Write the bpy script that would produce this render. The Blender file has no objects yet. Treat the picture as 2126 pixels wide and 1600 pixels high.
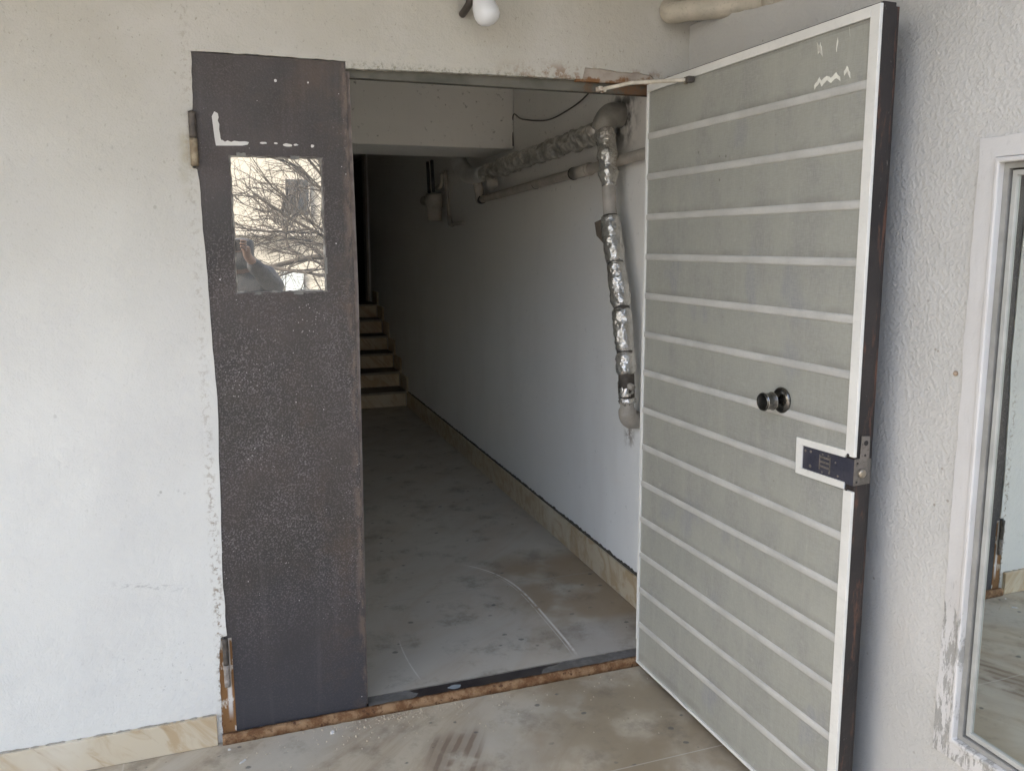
import bpy, bmesh, math, random
from mathutils import Vector, Matrix, noise as mnoise
random.seed(7)
S = bpy.context.scene
C = S.collection
R = math.radians

# ------------------------------------------------------------------ objects
def tag(o, label=None, cat=None, group=None, kind=None):
    if label: o['label'] = label
    if cat: o['category'] = cat
    if group: o['group'] = group
    if kind: o['kind'] = kind
    return o

def obj(name, bm, mat, parent=None, smooth=False, bevel=0.0):
    bmesh.ops.recalc_face_normals(bm, faces=bm.faces[:])
    me = bpy.data.meshes.new(name)
    bm.to_mesh(me); bm.free()
    if isinstance(mat, (list, tuple)):
        for m in mat: me.materials.append(m)
    else: me.materials.append(mat)
    for p in me.polygons: p.use_smooth = smooth
    o = bpy.data.objects.new(name, me); C.objects.link(o)
    if parent: o.parent = parent
    if bevel:
        b = o.modifiers.new('bevel', 'BEVEL'); b.width = bevel; b.segments = 2; b.limit_method = 'ANGLE'
        b.harden_normals = False
    return o

def thing(name, label, cat, loc=(0, 0, 0), rz=0.0, group=None):
    o = bpy.data.objects.new(name, None); C.objects.link(o)
    o.location = loc; o.rotation_euler = (0, 0, rz); o.empty_display_size = .1
    return tag(o, label, cat, group)

def box(bm, x0, x1, y0, y1, z0, z1, mi=0):
    v = [bm.verts.new((x, y, z)) for x in (x0, x1) for y in (y0, y1) for z in (z0, z1)]
    for f in ((0, 1, 3, 2), (4, 6, 7, 5), (0, 4, 5, 1), (2, 3, 7, 6), (0, 2, 6, 4), (1, 5, 7, 3)):
        bm.faces.new([v[i] for i in f]).material_index = mi
    return bm

def boxes(*bs):
    bm = bmesh.new()
    for b in bs: box(bm, *b)
    return bm

def prism(pts, axis, a, b, bm=None):
    """polygon pts in the two other axes, extruded along axis from a to b"""
    bm = bm or bmesh.new()
    def mk(p, t):
        if axis == 'y': return (p[0], t, p[1])
        if axis == 'x': return (t, p[0], p[1])
        return (p[0], p[1], t)
    A = [bm.verts.new(mk(p, a)) for p in pts]; B = [bm.verts.new(mk(p, b)) for p in pts]
    n = len(pts)
    bm.faces.new(A); bm.faces.new(B[::-1])
    for i in range(n): bm.faces.new((A[i], A[(i + 1) % n], B[(i + 1) % n], B[i]))
    return bm

def frames(pts):
    P = [Vector(p) for p in pts]; n = len(P); T = []
    for i in range(n):
        T.append((P[min(i + 1, n - 1)] - P[max(i - 1, 0)]).normalized())
    up = Vector((0, 0, 1)) if abs(T[0].z) < .9 else Vector((1, 0, 0))
    N = [(up - T[0] * up.dot(T[0])).normalized()]
    for i in range(1, n):
        v = N[-1] - T[i] * N[-1].dot(T[i]); N.append(v.normalized())
    return P, T, N

def tube(bm, pts, rad, seg=16, jit=0.0, freq=30.0, cap=True, rs=None):
    P, T, N = frames(pts); rings = []
    for i, p in enumerate(P):
        r = rad[i] if isinstance(rad, (list, tuple)) else rad
        B = T[i].cross(N[i]); ring = []
        for k in range(seg):
            a = 2 * math.pi * k / seg
            d = N[i] * math.cos(a) + B * math.sin(a)
            q = p + d * r
            if jit:
                q = q + d * jit * r * mnoise.noise(q * freq)
            ring.append(bm.verts.new(q))
        rings.append(ring)
    for i in range(len(rings) - 1):
        for k in range(seg):
            bm.faces.new((rings[i][k], rings[i][(k + 1) % seg], rings[i + 1][(k + 1) % seg], rings[i + 1][k]))
    if cap:
        bm.faces.new(rings[0][::-1]); bm.faces.new(rings[-1])
    return bm

def dens(pts, step):
    P = [Vector(p) for p in pts]; out = [P[0]]
    for a, b in zip(P, P[1:]):
        n = max(1, int((b - a).length / step))
        for k in range(1, n + 1): out.append(a.lerp(b, k / n))
    return out

def smoothpath(pts, n=6):
    P = [Vector(p) for p in pts]; out = []
    for i in range(len(P) - 1):
        p0 = P[max(i - 1, 0)]; p1 = P[i]; p2 = P[i + 1]; p3 = P[min(i + 2, len(P) - 1)]
        for k in range(n):
            t = k / n
            out.append(.5 * ((2 * p1) + (-p0 + p2) * t + (2 * p0 - 5 * p1 + 4 * p2 - p3) * t * t + (-p0 + 3 * p1 - 3 * p2 + p3) * t ** 3))
    out.append(P[-1]); return out

def lathe(prof, origin, axis, seg=32, bm=None):
    """prof: (radius, height) pairs along axis from origin"""
    bm = bm or bmesh.new()
    ax = Vector(axis).normalized(); u = ax.orthogonal().normalized(); w = ax.cross(u); O = Vector(origin)
    rings = []
    for r, h in prof:
        rings.append([bm.verts.new(O + ax * h + (u * math.cos(2 * math.pi * k / seg) + w * math.sin(2 * math.pi * k / seg)) * max(r, 1e-4)) for k in range(seg)])
    for a, b in zip(rings, rings[1:]):
        for k in range(seg): bm.faces.new((a[k], a[(k + 1) % seg], b[(k + 1) % seg], b[k]))
    bm.faces.new(rings[0][::-1]); bm.faces.new(rings[-1])
    return bm

def jag(pts, step, amp, seed=0):
    """open polyline made ragged"""
    rnd = random.Random(seed); out = [pts[0]]
    for a, b in zip(pts, pts[1:]):
        L = math.hypot(b[0] - a[0], b[1] - a[1]); n = max(1, int(L / step))
        nx, ny = -(b[1] - a[1]) / max(L, 1e-6), (b[0] - a[0]) / max(L, 1e-6)
        for k in range(1, n + 1):
            t = k / n; j = rnd.uniform(-amp, amp) if k < n else 0
            out.append((a[0] + (b[0] - a[0]) * t + nx * j, a[1] + (b[1] - a[1]) * t + ny * j))
    return out

# ------------------------------------------------------------------ materials
class NT:
    def __init__(s, name):
        s.m = bpy.data.materials.new(name); s.m.use_nodes = True
        s.t = s.m.node_tree; s.t.nodes.clear()
        s.out = s.t.nodes.new('ShaderNodeOutputMaterial')
        s.co = s.t.nodes.new('ShaderNodeTexCoord').outputs['Object']
        s._xyz = None
    def put(s, sock, v):
        if v is None: return
        if isinstance(v, (int, float)): sock.default_value = v
        elif isinstance(v, (tuple, list)):
            sock.default_value = tuple(v) + ((1,) if len(v) == 3 and len(sock.default_value) == 4 else ())
        else: s.t.links.new(v, sock)
    def xyz(s):
        if not s._xyz:
            n = s.t.nodes.new('ShaderNodeSeparateXYZ'); s.t.links.new(s.co, n.inputs[0]); s._xyz = n.outputs
        return s._xyz
    def scale(s, v, vec=None):
        n = s.t.nodes.new('ShaderNodeMapping'); s.put(n.inputs['Vector'], vec or s.co); s.put(n.inputs['Scale'], v); return n.outputs[0]
    def rot(s, e, vec=None):
        n = s.t.nodes.new('ShaderNodeMapping'); s.put(n.inputs['Vector'], vec or s.co); s.put(n.inputs['Rotation'], e); return n.outputs[0]
    def noise(s, sc, det=3, ro=.55, vec=None, dist=0):
        n = s.t.nodes.new('ShaderNodeTexNoise'); s.put(n.inputs['Vector'], vec or s.co)
        s.put(n.inputs['Scale'], sc); s.put(n.inputs['Detail'], det); s.put(n.inputs['Roughness'], ro); s.put(n.inputs['Distortion'], dist)
        return n.outputs['Fac']
    def vor(s, sc, feat='F1', vec=None, rnd=1.0, out='Distance'):
        n = s.t.nodes.new('ShaderNodeTexVoronoi'); n.feature = feat; s.put(n.inputs['Vector'], vec or s.co)
        s.put(n.inputs['Scale'], sc); s.put(n.inputs['Randomness'], rnd); return n.outputs[out]
    def wave(s, sc, dist=3, det=2, vec=None, dirn='X', dsc=1.0):
        n = s.t.nodes.new('ShaderNodeTexWave'); n.bands_direction = dirn; s.put(n.inputs['Vector'], vec or s.co)
        s.put(n.inputs['Scale'], sc); s.put(n.inputs['Distortion'], dist); s.put(n.inputs['Detail'], det); s.put(n.inputs['Detail Scale'], dsc)
        return n.outputs['Fac']
    def ma(s, op, a, b=None, c=None, clamp=False):
        n = s.t.nodes.new('ShaderNodeMath'); n.operation = op; n.use_clamp = clamp
        s.put(n.inputs[0], a); s.put(n.inputs[1], b); s.put(n.inputs[2], c); return n.outputs[0]
    def step(s, v, lo, hi, a=0.0, b=1.0):
        n = s.t.nodes.new('ShaderNodeMapRange'); n.interpolation_type = 'SMOOTHSTEP'
        s.put(n.inputs['Value'], v); s.put(n.inputs['From Min'], lo); s.put(n.inputs['From Max'], hi)
        s.put(n.inputs['To Min'], a); s.put(n.inputs['To Max'], b); return n.outputs['Result']
    def near(s, v, c, w, soft=None):
        """1 where |v-c|<w"""
        d = s.ma('ABSOLUTE', s.ma('SUBTRACT', v, c)); soft = soft if soft is not None else w * .5
        return s.step(d, w - soft, w + soft, 1.0, 0.0)
    def mix(s, f, a, b):
        n = s.t.nodes.new('ShaderNodeMix'); n.data_type = 'RGBA'
        s.put(n.inputs[0], f); s.put(n.inputs[6], a); s.put(n.inputs[7], b); return n.outputs[2]
    def mul(s, *v):
        r = v[0]
        for x in v[1:]: r = s.ma('MULTIPLY', r, x)
        return r
    def bump(s, h, st, dist=.002, nrm=None):
        n = s.t.nodes.new('ShaderNodeBump'); s.put(n.inputs['Height'], h); s.put(n.inputs['Strength'], st)
        s.put(n.inputs['Distance'], dist); s.put(n.inputs['Normal'], nrm); return n.outputs[0]
    def bsdf(s, col, rough=.6, metal=0.0, nrm=None, spec=.5, **kw):
        n = s.t.nodes.new('ShaderNodeBsdfPrincipled')
        s.put(n.inputs['Base Color'], col); s.put(n.inputs['Roughness'], rough); s.put(n.inputs['Metallic'], metal)
        s.put(n.inputs['Specular IOR Level'], spec); s.put(n.inputs['Normal'], nrm)
        for k, v in kw.items(): s.put(n.inputs[k], v)
        s.t.links.new(n.outputs[0], s.out.inputs[0]); return s.m

def simple(name, c1, c2, sc=8, rough=.6, metal=0, bumpst=.2, bsc=60, bd=.001, spec=.5, fine=0.0):
    b = NT(name); f = b.noise(sc, 4); col = b.mix(b.step(f, .35, .65), c1, c2)
    if fine: col = b.mix(b.mul(b.step(b.noise(bsc * 2, 2), .5, .75), fine), col, tuple(x * .5 for x in c1))
    return b.bsdf(col, rough, metal, b.bump(b.noise(bsc, 4), bumpst, bd), spec)

def m_facade():
    b = NT('cream_plaster'); X, Y, Z = b.xyz()
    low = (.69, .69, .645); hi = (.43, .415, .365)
    # light falloff painted in: darker and warmer high on the wall, paler below
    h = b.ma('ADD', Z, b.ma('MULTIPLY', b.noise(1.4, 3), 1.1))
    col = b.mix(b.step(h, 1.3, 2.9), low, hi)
    col = b.mix(b.step(b.noise(2.6, 5, .6), .42, .7, 0, .35), col, (.55, .545, .525))
    col = b.mix(b.step(b.noise(.9, 3), .45, .65, 0, .3), col, (.53, .525, .50))
    # fine dark flecks of dirt caught in the roller texture
    fl = b.step(b.noise(95, 3, .6, b.scale((1, 1, .7))), .60, .72)
    amt = b.ma('ADD', .10, b.step(h, 1.9, 3.0, 0, .45))
    col = b.mix(b.mul(fl, amt), col, (.20, .19, .14))
    sp = b.step(b.vor(30, vec=b.scale((1, 1, .8))), .10, .17, 1, 0)
    sp = b.mul(sp, b.step(b.noise(3.1, 3), .53, .64), b.step(b.noise(17, 2), .45, .6))
    col = b.mix(b.mul(sp, .45), col, (.20, .19, .15))
    # mould along the lintel edge
    le = b.mul(b.near(Z, 2.100, .012, .010), b.step(b.noise(80, 4, .7), .47, .6), b.step(X, .9, 1.0))
    col = b.mix(b.mul(le, .6), col, (.14, .14, .09))
    # rust around the left jamb
    e = b.mul(b.near(X, .497, .012, .012), b.step(b.noise(60, 4, .7), .50, .60), b.step(Z, .1, 1.3, 1, .25))
    col = b.mix(b.mul(e, .9), col, (.16, .10, .035))
    e2 = b.mul(b.near(X, .488, .018, .018), b.near(Z, 1.83, .10, .06), b.step(b.noise(14, 4, .6), .36, .62))
    col = b.mix(b.mul(e2, .5), col, (.28, .23, .12))
    # rust above the right corner of the lintel
    r = b.mul(b.near(X, 1.80, .30, .15), b.near(Z, 2.11, .03, .025), b.step(b.noise(24, 4, .7), .46, .60))
    col = b.mix(b.mul(r, .75), col, (.20, .11, .05))
    # scuffs low on the wall
    sc = b.mul(b.near(X, .30, .09, .05), b.near(Z, b.ma('SUBTRACT', .61, b.ma('MULTIPLY', X, .2)), .008, .01), b.step(b.noise(60, 3, .7, b.scale((.6, 1, 2))), .5, .6))
    col = b.mix(b.mul(sc, .5), col, (.28, .27, .26))
    sc2 = b.mul(b.near(X, .30, .16, .1), b.near(Z, .28, .09, .06), b.step(b.noise(75, 3, .7), .60, .70))
    col = b.mix(b.mul(sc2, .6), col, (.32, .31, .29))
    hgt = b.ma('ADD', b.ma('MULTIPLY', b.noise(170, 3, .6), .5), b.noise(42, 3, .5))
    n1 = b.bump(hgt, .75, .0035)
    n2 = b.bump(b.noise(5, 2), .3, .02, n1)
    return b.bsdf(col, .75, 0, n2, .25)

def m_side():
    b = NT('orange_peel_plaster'); X, Y, Z = b.xyz()
    col = b.mix(b.step(b.noise(1.6, 3), .4, .65), (.49, .49, .47), (.44, .44, .42))
    col = b.mix(b.step(b.noise(7, 4, .6), .55, .8, 0, .25), col, (.48, .45, .40))
    fl = b.mul(b.step(b.vor(28), .07, .13, 1, 0), b.step(b.noise(6, 2), .55, .7))
    col = b.mix(b.mul(fl, .6), col, (.17, .14, .10))
    dots = b.mul(b.step(b.vor(120), .12, .42, 1, 0), b.step(b.noise(31, 2), .42, .62))
    hgt = b.ma('ADD', dots, b.ma('ADD', b.mul(b.step(b.noise(105, 2, .45), .36, .74), 1.3), b.mul(b.noise(48, 2), .9)))
    # trowelled smooth low down and around the window
    am = b.step(b.ma('ADD', Z, b.ma('MULTIPLY', b.noise(3, 3), .8)), .7, 1.5, .45, 1)
    return b.bsdf(col, .55, 0, b.bump(b.mul(hgt, am), .45, .0019, b.bump(b.noise(7, 2), .3, .012)), .4)

def m_corr():
    b = NT('grey_white_distemper'); X, Y, Z = b.xyz()
    col = b.mix(b.step(b.ma('ADD', Z, b.ma('MULTIPLY', b.noise(1.3, 3), .5)), .9, 1.9), (.86, .865, .84), (.78, .765, .72))
    col = b.mix(b.step(b.noise(3, 5, .6, b.scale((1, 1, .35))), .45, .75, 0, .3), col, (.70, .68, .65))
    fl = b.mul(b.step(b.noise(34, 4, .6), .62, .75), b.step(Z, 1.6, 2.3, .15, .6))
    col = b.mix(fl, col, (.12, .11, .09))
    st = b.mul(b.near(Y, .6, .10, .06), b.near(Z, 2.09, .10, .06), b.step(b.noise(15, 3), .38, .6))
    col = b.mix(b.mul(st, .9), col, (.04, .035, .03))
    st = b.mul(b.near(Y, .50, .035, .03), b.near(Z, .77, .06, .04), b.step(b.noise(30, 4, .7), .42, .6))
    col = b.mix(b.mul(st, .7), col, (.14, .10, .06))
    rs = b.mul(b.near(Y, .25, .35, .1), b.step(Z, 2.12, 2.25), b.step(b.noise(10, 4, .6), .45, .65))
    col = b.mix(b.mul(rs, .7), col, (.10, .06, .03))
    return b.bsdf(col, .8, 0, b.bump(b.noise(45, 4, .55), .45, .003, b.bump(b.noise(4, 2), .4, .02)), .25)

def m_dark_leaf():
    b = NT('hammered_brown_paint'); X, Y, Z = b.xyz()
    col = b.mix(b.step(b.noise(2.6, 4, .6), .35, .65), (.034, .030, .027), (.052, .042, .039))
    col = b.mix(b.step(b.ma('ADD', Z, b.ma('MULTIPLY', b.noise(3, 3), .7)), .25, 1.15, 1, 0), col, (.040, .040, .047))
    # chalky speckle, strongest on the middle of the leaf
    band = b.ma('ADD', b.mul(b.near(Z, .98, .55, .30), .85), .22)
    fr = b.step(b.noise(210, 3, .6), .49, .66)
    pat = b.step(b.noise(5, 4, .6), .32, .68, .25, 1)
    col = b.mix(b.mul(fr, band, pat), col, (.165, .152, .145))
    fr2 = b.mul(b.step(b.noise(62, 3, .65), .60, .72), b.step(b.noise(3.4, 3), .42, .6), .35)
    col = b.mix(fr2, col, (.17, .15, .135))
    # brown film of rust, towards the free edge and in the upper field
    ru = b.mul(b.step(b.noise(4.2, 6, .7), .48, .72), b.step(X, -.1, .22, .25, 1))
    col = b.mix(b.mul(ru, .55), col, (.095, .062, .040))
    eg = b.mul(b.step(X, .185, .21), b.step(b.noise(28, 4, .7, b.scale((1, 1, .4))), .46, .62))
    col = b.mix(b.mul(eg, .6), col, (.17, .125, .095))
    bt = b.mul(b.step(Z, .10, .035), b.step(b.noise(34, 5, .7), .42, .6))
    # vertical runs of dust and hand marks
    rn_ = b.mul(b.step(b.noise(1, 4, .6, b.scale((26, 1, 1.3))), .54, .75), .16)
    col = b.mix(rn_, col, (.13, .12, .115))
    ch = b.mul(b.step(b.ma('ADD', b.vor(42), b.mul(b.noise(160, 2), .05)), .08, .12, 1, 0), b.step(b.noise(8, 3), .56, .63))
    col = b.mix(ch, col, (.58, .56, .53))
    ch2 = b.mul(b.step(b.vor(95), .10, .16, 1, 0), b.step(b.noise(6.5, 3), .55, .64), band)
    col = b.mix(ch2, col, (.45, .43, .41))
    scr = b.mul(b.step(b.noise(1, 3, .6, b.scale((9, 9, 210), b.rot((0, .5, 0)))), .68, .72), b.step(b.noise(5, 2), .55, .65))
    col = b.mix(b.mul(scr, .4), col, (.22, .20, .18))
    hg = b.ma('ADD', b.noise(150, 3, .6), b.ma('MULTIPLY', b.noise(30, 3), .5))
    return b.bsdf(col, b.step(b.noise(5, 3), .3, .7, .40, .62), 0, b.bump(hg, .8, .0022, b.bump(b.noise(3.5, 2), .35, .010)), .5)

def m_door_edge():
    b = NT('worn_black_steel'); X, Y, Z = b.xyz()
    col = b.mix(b.step(b.noise(4, 4), .35, .65), (.020, .018, .018), (.034, .029, .027))
    ru = b.step(b.noise(26, 6, .72, b.scale((1, 1, .22))), .52, .66)
    col = b.mix(b.mul(ru, .8), col, (.13, .062, .04))
    col = b.mix(b.mul(b.step(b.noise(55, 4, .7, b.scale((1, 1, .5))), .66, .76), .8), col, (.22, .2, .18))
    return b.bsdf(col, .6, 0, b.bump(b.noise(60, 4), .6, .003), .35)

def m_panel():
    b = NT('galvanised_panel'); X, Y, Z = b.xyz()
    col = b.mix(b.step(b.noise(2.4, 3), .35, .65), (.338, .345, .303), (.305, .312, .276))
    cl = b.step(b.noise(4.5, 6, .7, b.scale((1.5, 1, .8))), .42, .70, 0, .75)
    col = b.mix(cl, col, (.258, .262, .248))
    bl = b.mul(b.step(b.noise(5.5, 3, .5, b.scale((1.3, 1, .7))), .56, .66), b.step(b.noise(2, 2), .42, .55))
    col = b.mix(b.mul(bl, .55), col, (.25, .265, .285))
    rn_ = b.mul(b.step(b.noise(1, 5, .65, b.scale((30, 1, 2.2))), .50, .72), .35)
    col = b.mix(rn_, col, (.40, .40, .355))
    weave = b.ma('MULTIPLY', b.ma('ADD', b.noise(1, 2, .5, b.scale((55, 60, 520))), b.noise(1, 2, .5, b.scale((520, 60, 55)))), .5)
    col = b.mix(b.step(weave, .44, .58, 0, .38), col, (.40, .40, .365))
    col = b.mix(b.mul(b.step(b.noise(34, 4, .7), .60, .74), .35), col, (.47, .47, .41))
    # dirt settled above each rib
    zz = b.ma('MODULO', b.ma('ADD', Z, 1.345 * 2 - 1.1189), .1345)
    dl = b.mul(b.step(zz, .013, .034, 1, 0), b.step(b.noise(9, 4, .6), .35, .62))
    col = b.mix(b.mul(dl, .45), col, (.20, .20, .175))
    dk = b.mul(b.step(b.vor(16), .05, .08, 1, 0), b.step(b.noise(3, 2), .5, .6))
    col = b.mix(b.mul(dk, .6), col, (.12, .11, .10))
    hg = b.ma('ADD', b.ma('MULTIPLY', weave, .8), b.mul(b.noise(18, 3), .8))
    return b.bsdf(col, b.step(b.noise(6, 4), .3, .7, .30, .46), .15, b.bump(hg, .35, .0014, b.bump(b.noise(2.6, 2), .5, .02)), .55)

def m_rust():
    b = NT('flaking_rust')
    col = b.mix(b.step(b.noise(18, 5, .7), .38, .62), (.15, .075, .035), (.30, .19, .105))
    col = b.mix(b.step(b.noise(60, 4, .7), .55, .68), col, (.09, .045, .025))
    col = b.mix(b.mul(b.step(b.noise(90, 4, .7), .62, .7), .5), col, (.42, .34, .24))
    return b.bsdf(col, .9, 0, b.bump(b.noise(80, 5, .7), .9, .003), .15)

def m_painted_rust():
    b = NT('white_paint_over_rust'); X, Y, Z = b.xyz()
    f = b.ma('SUBTRACT', b.noise(26, 5, .7, b.scale((1, 1, .5))), b.step(Z, .12, .45, -.06, .02))
    col = b.mix(b.step(f, .42, .50), (.56, .51, .43), (.23, .12, .05))
    col = b.mix(b.mul(b.near(X, .517, .006, .003), b.step(Z, .06, .12), .85), col, (.62, .61, .58))
    col = b.mix(b.step(b.noise(75, 4, .7), .6, .7), col, (.12, .06, .025))
    return b.bsdf(col, .85, 0, b.bump(b.noise(70, 5, .7), .9, .003), .2)

def m_lintel():
    b = NT('dirty_lintel_steel'); X, Y, Z = b.xyz()
    col = b.mix(b.step(b.noise(9, 4), .35, .65), (.085, .085, .07), (.13, .125, .105))
    ru = b.mul(b.step(b.ma('ADD', b.noise(16, 5, .7), b.step(X, 1.5, 1.95, -.25, .06)), .42, .60), .9)
    col = b.mix(ru, col, (.13, .070, .035))
    return b.bsdf(col, .8, 0, b.bump(b.noise(50, 5, .6), .6, .003), .2)

def m_patch():
    b = NT('bare_mortar_patch'); X, Y, Z = b.xyz()
    col = b.mix(b.step(b.noise(14, 4), .35, .65), (.30, .26, .22), (.38, .34, .29))
    ru = b.step(b.ma('ADD', b.noise(22, 5, .7), b.step(Z, 2.10, 2.135, .08, -.2)), .44, .60)
    col = b.mix(ru, col, (.20, .105, .05))
    return b.bsdf(col, .9, 0, b.bump(b.noise(50, 5, .6), .7, .004), .1)

def m_marble(name='sand_veined_stone'):
    b = NT(name)
    v = b.noise(9, 5, .6, b.scale((1.6, 1, .35), b.rot((.0, .75, .4))), 1.5)
    col = b.mix(b.step(v, .42, .62), (.57, .50, .37), (.46, .35, .215))
    col = b.mix(b.step(b.noise(3, 4), .5, .75, 0, .6), col, (.65, .61, .51))
    col = b.mix(b.mul(b.step(b.noise(14, 5, .7, b.scale((2.2, 1, .3), b.rot((0, .75, .4))), 1), .58, .72), .5), col, (.30, .20, .11))
    return b.bsdf(col, .38, 0, b.bump(b.noise(80, 3), .12, .001), .5)

def m_floor(inner=False):
    b = NT('inner_stone_floor' if inner else 'porch_stone_floor'); X, Y, Z = b.xyz()
    v = b.noise(4.5, 6, .65, b.scale((1, .28, 1), b.rot((0, 0, .75))), 1.6)
    wob = b.ma('SUBTRACT', b.ma('MULTIPLY', b.noise(19, 5, .75), .42), .12)
    if inner:
        col = b.mix(b.step(v, .4, .65, 0, .7), (.46, .435, .375), (.42, .365, .29))
        col = b.mix(b.step(b.noise(2.3, 4), .45, .7, 0, .8), col, (.50, .475, .41))
        # browner tile along the wall, near the entrance
        br = b.mul(b.step(X, 1.62, 1.82), b.near(Y, .62, .45, .12), b.step(b.noise(4, 3), .25, .5))
        col = b.mix(b.mul(br, .8), col, (.30, .225, .14))
        col = b.mix(b.mul(b.step(X, 1.72, 1.8), b.near(Y, .16, .17, .05), .6), col, (.42, .41, .38))
    else:
        col = b.mix(b.step(v, .42, .64, 0, .8), (.475, .42, .32), (.325, .255, .175))
        col = b.mix(b.step(b.noise(2.1, 4), .42, .7, 0, .9), col, (.46, .43, .36))
        col = b.mix(b.mul(b.step(X, 1.15, 1.7), b.step(b.noise(3.4, 4), .36, .58), .85), col, (.27, .22, .145))
        # brown raked bands in the stone
        d = b.ma('ADD', b.mul(X, .80), b.mul(Y, .45))
        w = b.ma('SINE', b.mul(b.ma('SUBTRACT', b.mul(X, .62), b.mul(Y, -1.0 * -.95)), 190))
        w2 = b.ma('SINE', b.ma('MULTIPLY', b.ma('ADD', b.mul(X, 1.0), b.ma('ADD', b.mul(Y, -.55), b.mul(b.noise(6, 3), .03))), 150))
        msk = b.mul(b.near(b.ma('ADD', X, b.mul(Y, -.25)), 1.25, .085, .03), b.step(Y, -.17, -.24), b.step(b.noise(9, 3), .3, .5))
        col = b.mix(b.mul(msk, b.ma('ADD', .45, b.mul(b.step(w2, -.2, .6), .5))), col, (.215, .165, .12))
    # grime
    col = b.mix(b.mul(b.step(b.noise(6, 6, .7), .50, .70), .55), col, (.17, .145, .11))
    # dried drips and gum
    dd = b.ma('ADD', b.vor(11 if inner else 12, vec=b.scale((1, 1.35, 1))), wob)
    sp = b.mul(b.step(dd, .16, .22, 1, 0), b.step(b.noise(2.7, 2), .43, .52))
    col = b.mix(b.mul(sp, .72), col, (.09, .095, .09))
    s2 = b.mul(b.step(b.ma('ADD', b.vor(34), wob), .12, .20, 1, 0), b.step(b.noise(5, 2), .54, .62))
    col = b.mix(b.mul(s2, .7), col, (.07, .06, .05))
    s3 = b.mul(b.step(b.ma('ADD', b.vor(33, vec=b.rot((0, 0, .7))), wob), .10, .15, 1, 0), b.step(b.noise(4, 2), .55, .63))
    col = b.mix(b.mul(s3, .6), col, (.55, .54, .5))
    # joints
    def joint(u, c, wd=.0022): return b.near(u, c, wd, .0012)
    if inner:
        j = b.ma('MAXIMUM', joint(Y, .80, .003), b.ma('MAXIMUM', joint(Y, 1.42), b.ma('MAXIMUM', joint(Y, 2.04), joint(Y, 2.66))))
        col = b.mix(b.mul(j, .5), col, (.36, .35, .32))
        # arcs scraped by the door corners
        def arc(cx, cy, r, wd, y0, y1, seed):
            dx = b.ma('SUBTRACT', X, cx); dy = b.ma('SUBTRACT', Y, cy)
            dist = b.ma('SQRT', b.ma('ADD', b.mul(dx, dx), b.mul(dy, dy)))
            return b.mul(b.near(dist, r, wd, wd * .6), b.near(Y, (y0 + y1) / 2, (y1 - y0) / 2, .04), b.step(b.noise(25, 3, .6), .30, .5))
        t_ = b.ma('MULTIPLY', b.ma('SUBTRACT', Y, .4), 1.45); t4 = b.mul(t_, t_, t_, t_); xc_ = b.ma('ADD', X, b.mul(t4, .17))
        gate_ = b.mul(b.near(Y, .60, .48, .04), b.step(b.noise(25, 3, .6), .28, .5))
        a = b.mul(gate_, b.ma('MAXIMUM', b.near(xc_, 1.768, .0045, .0025), b.mul(b.near(xc_, 1.752, .0014, .001), .7)))
        a = b.ma('MAXIMUM', a, b.mul(arc(2.6, .35, 1.457, .0022, .14, .42, 2), .7))
        col = b.mix(b.mul(a, .9), col, (.74, .73, .68))
    else:
        j = b.ma('MAXIMUM', joint(Y, -.545), joint(X, .20))
        j = b.ma('MAXIMUM', j, joint(X, 3.0))
        col = b.mix(b.mul(j, .4), col, (.60, .57, .50))
        fn = b.mul(b.step(b.noise(120, 4, .7), .60, .70), b.near(b.ma('ADD', Y, .05), 0, .07, .06), b.step(b.noise(7, 3), .42, .6))
        col = b.mix(b.mul(fn, .55), col, (.55, .49, .37))
    rg = b.step(b.noise(4, 4), .3, .7, .42, .66)
    return b.bsdf(col, rg, 0, b.bump(b.noise(60, 5, .6), .25, .0015), .4)

def m_foil(dark=False):
    b = NT('crumpled_foil_dark' if dark else 'crumpled_foil')
    v = b.vor(60 if not dark else 38); n = b.noise(110, 4, .6)
    col = b.mix(b.step(b.noise(14, 4), .35, .65), (.66, .64, .59) if not dark else (.42, .40, .35), (.84, .82, .78) if not dark else (.68, .66, .60))
    col = b.mix(b.mul(b.step(b.noise(40, 4, .6), .55, .7), .4 if not dark else .6), col, (.26, .23, .18))
    rings = b.noise(1, 3, .6, b.scale((25, 25, 170))) if not dark else v
    h = b.ma('ADD', b.ma('MULTIPLY', v, .9 if dark else .7), b.ma('ADD', b.mul(rings, .8), b.mul(n, .3)))
    return b.bsdf(col, .27 if not dark else .42, .92 if not dark else .6, b.bump(h, 1.0, .005 if not dark else .009), .5)

def m_frame():
    b = NT('chipped_white_gloss'); X, Y, Z = b.xyz()
    col = b.mix(b.step(b.noise(5, 3), .4, .65), (.53, .53, .52), (.48, .475, .46))
    n = b.noise(24, 6, .75, b.scale((1, 1.6, .45)))
    f = b.ma('ADD', n, b.step(Z, -.70, .15, .10, -.13))
    crack = b.step(f, .57, .63)
    col = b.mix(b.mul(crack, .75), col, (.23, .23, .21))
    col = b.mix(b.mul(b.step(b.noise(90, 4, .7, b.scale((1, 1, .3))), .6, .7), b.step(Z, -.6, 0, .6, .12)), col, (.2, .2, .18))
    h = b.ma('SUBTRACT', b.noise(30, 3), b.mul(crack, .6))
    return b.bsdf(col, .45, 0, b.bump(h, .6, .003), .5)

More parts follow.
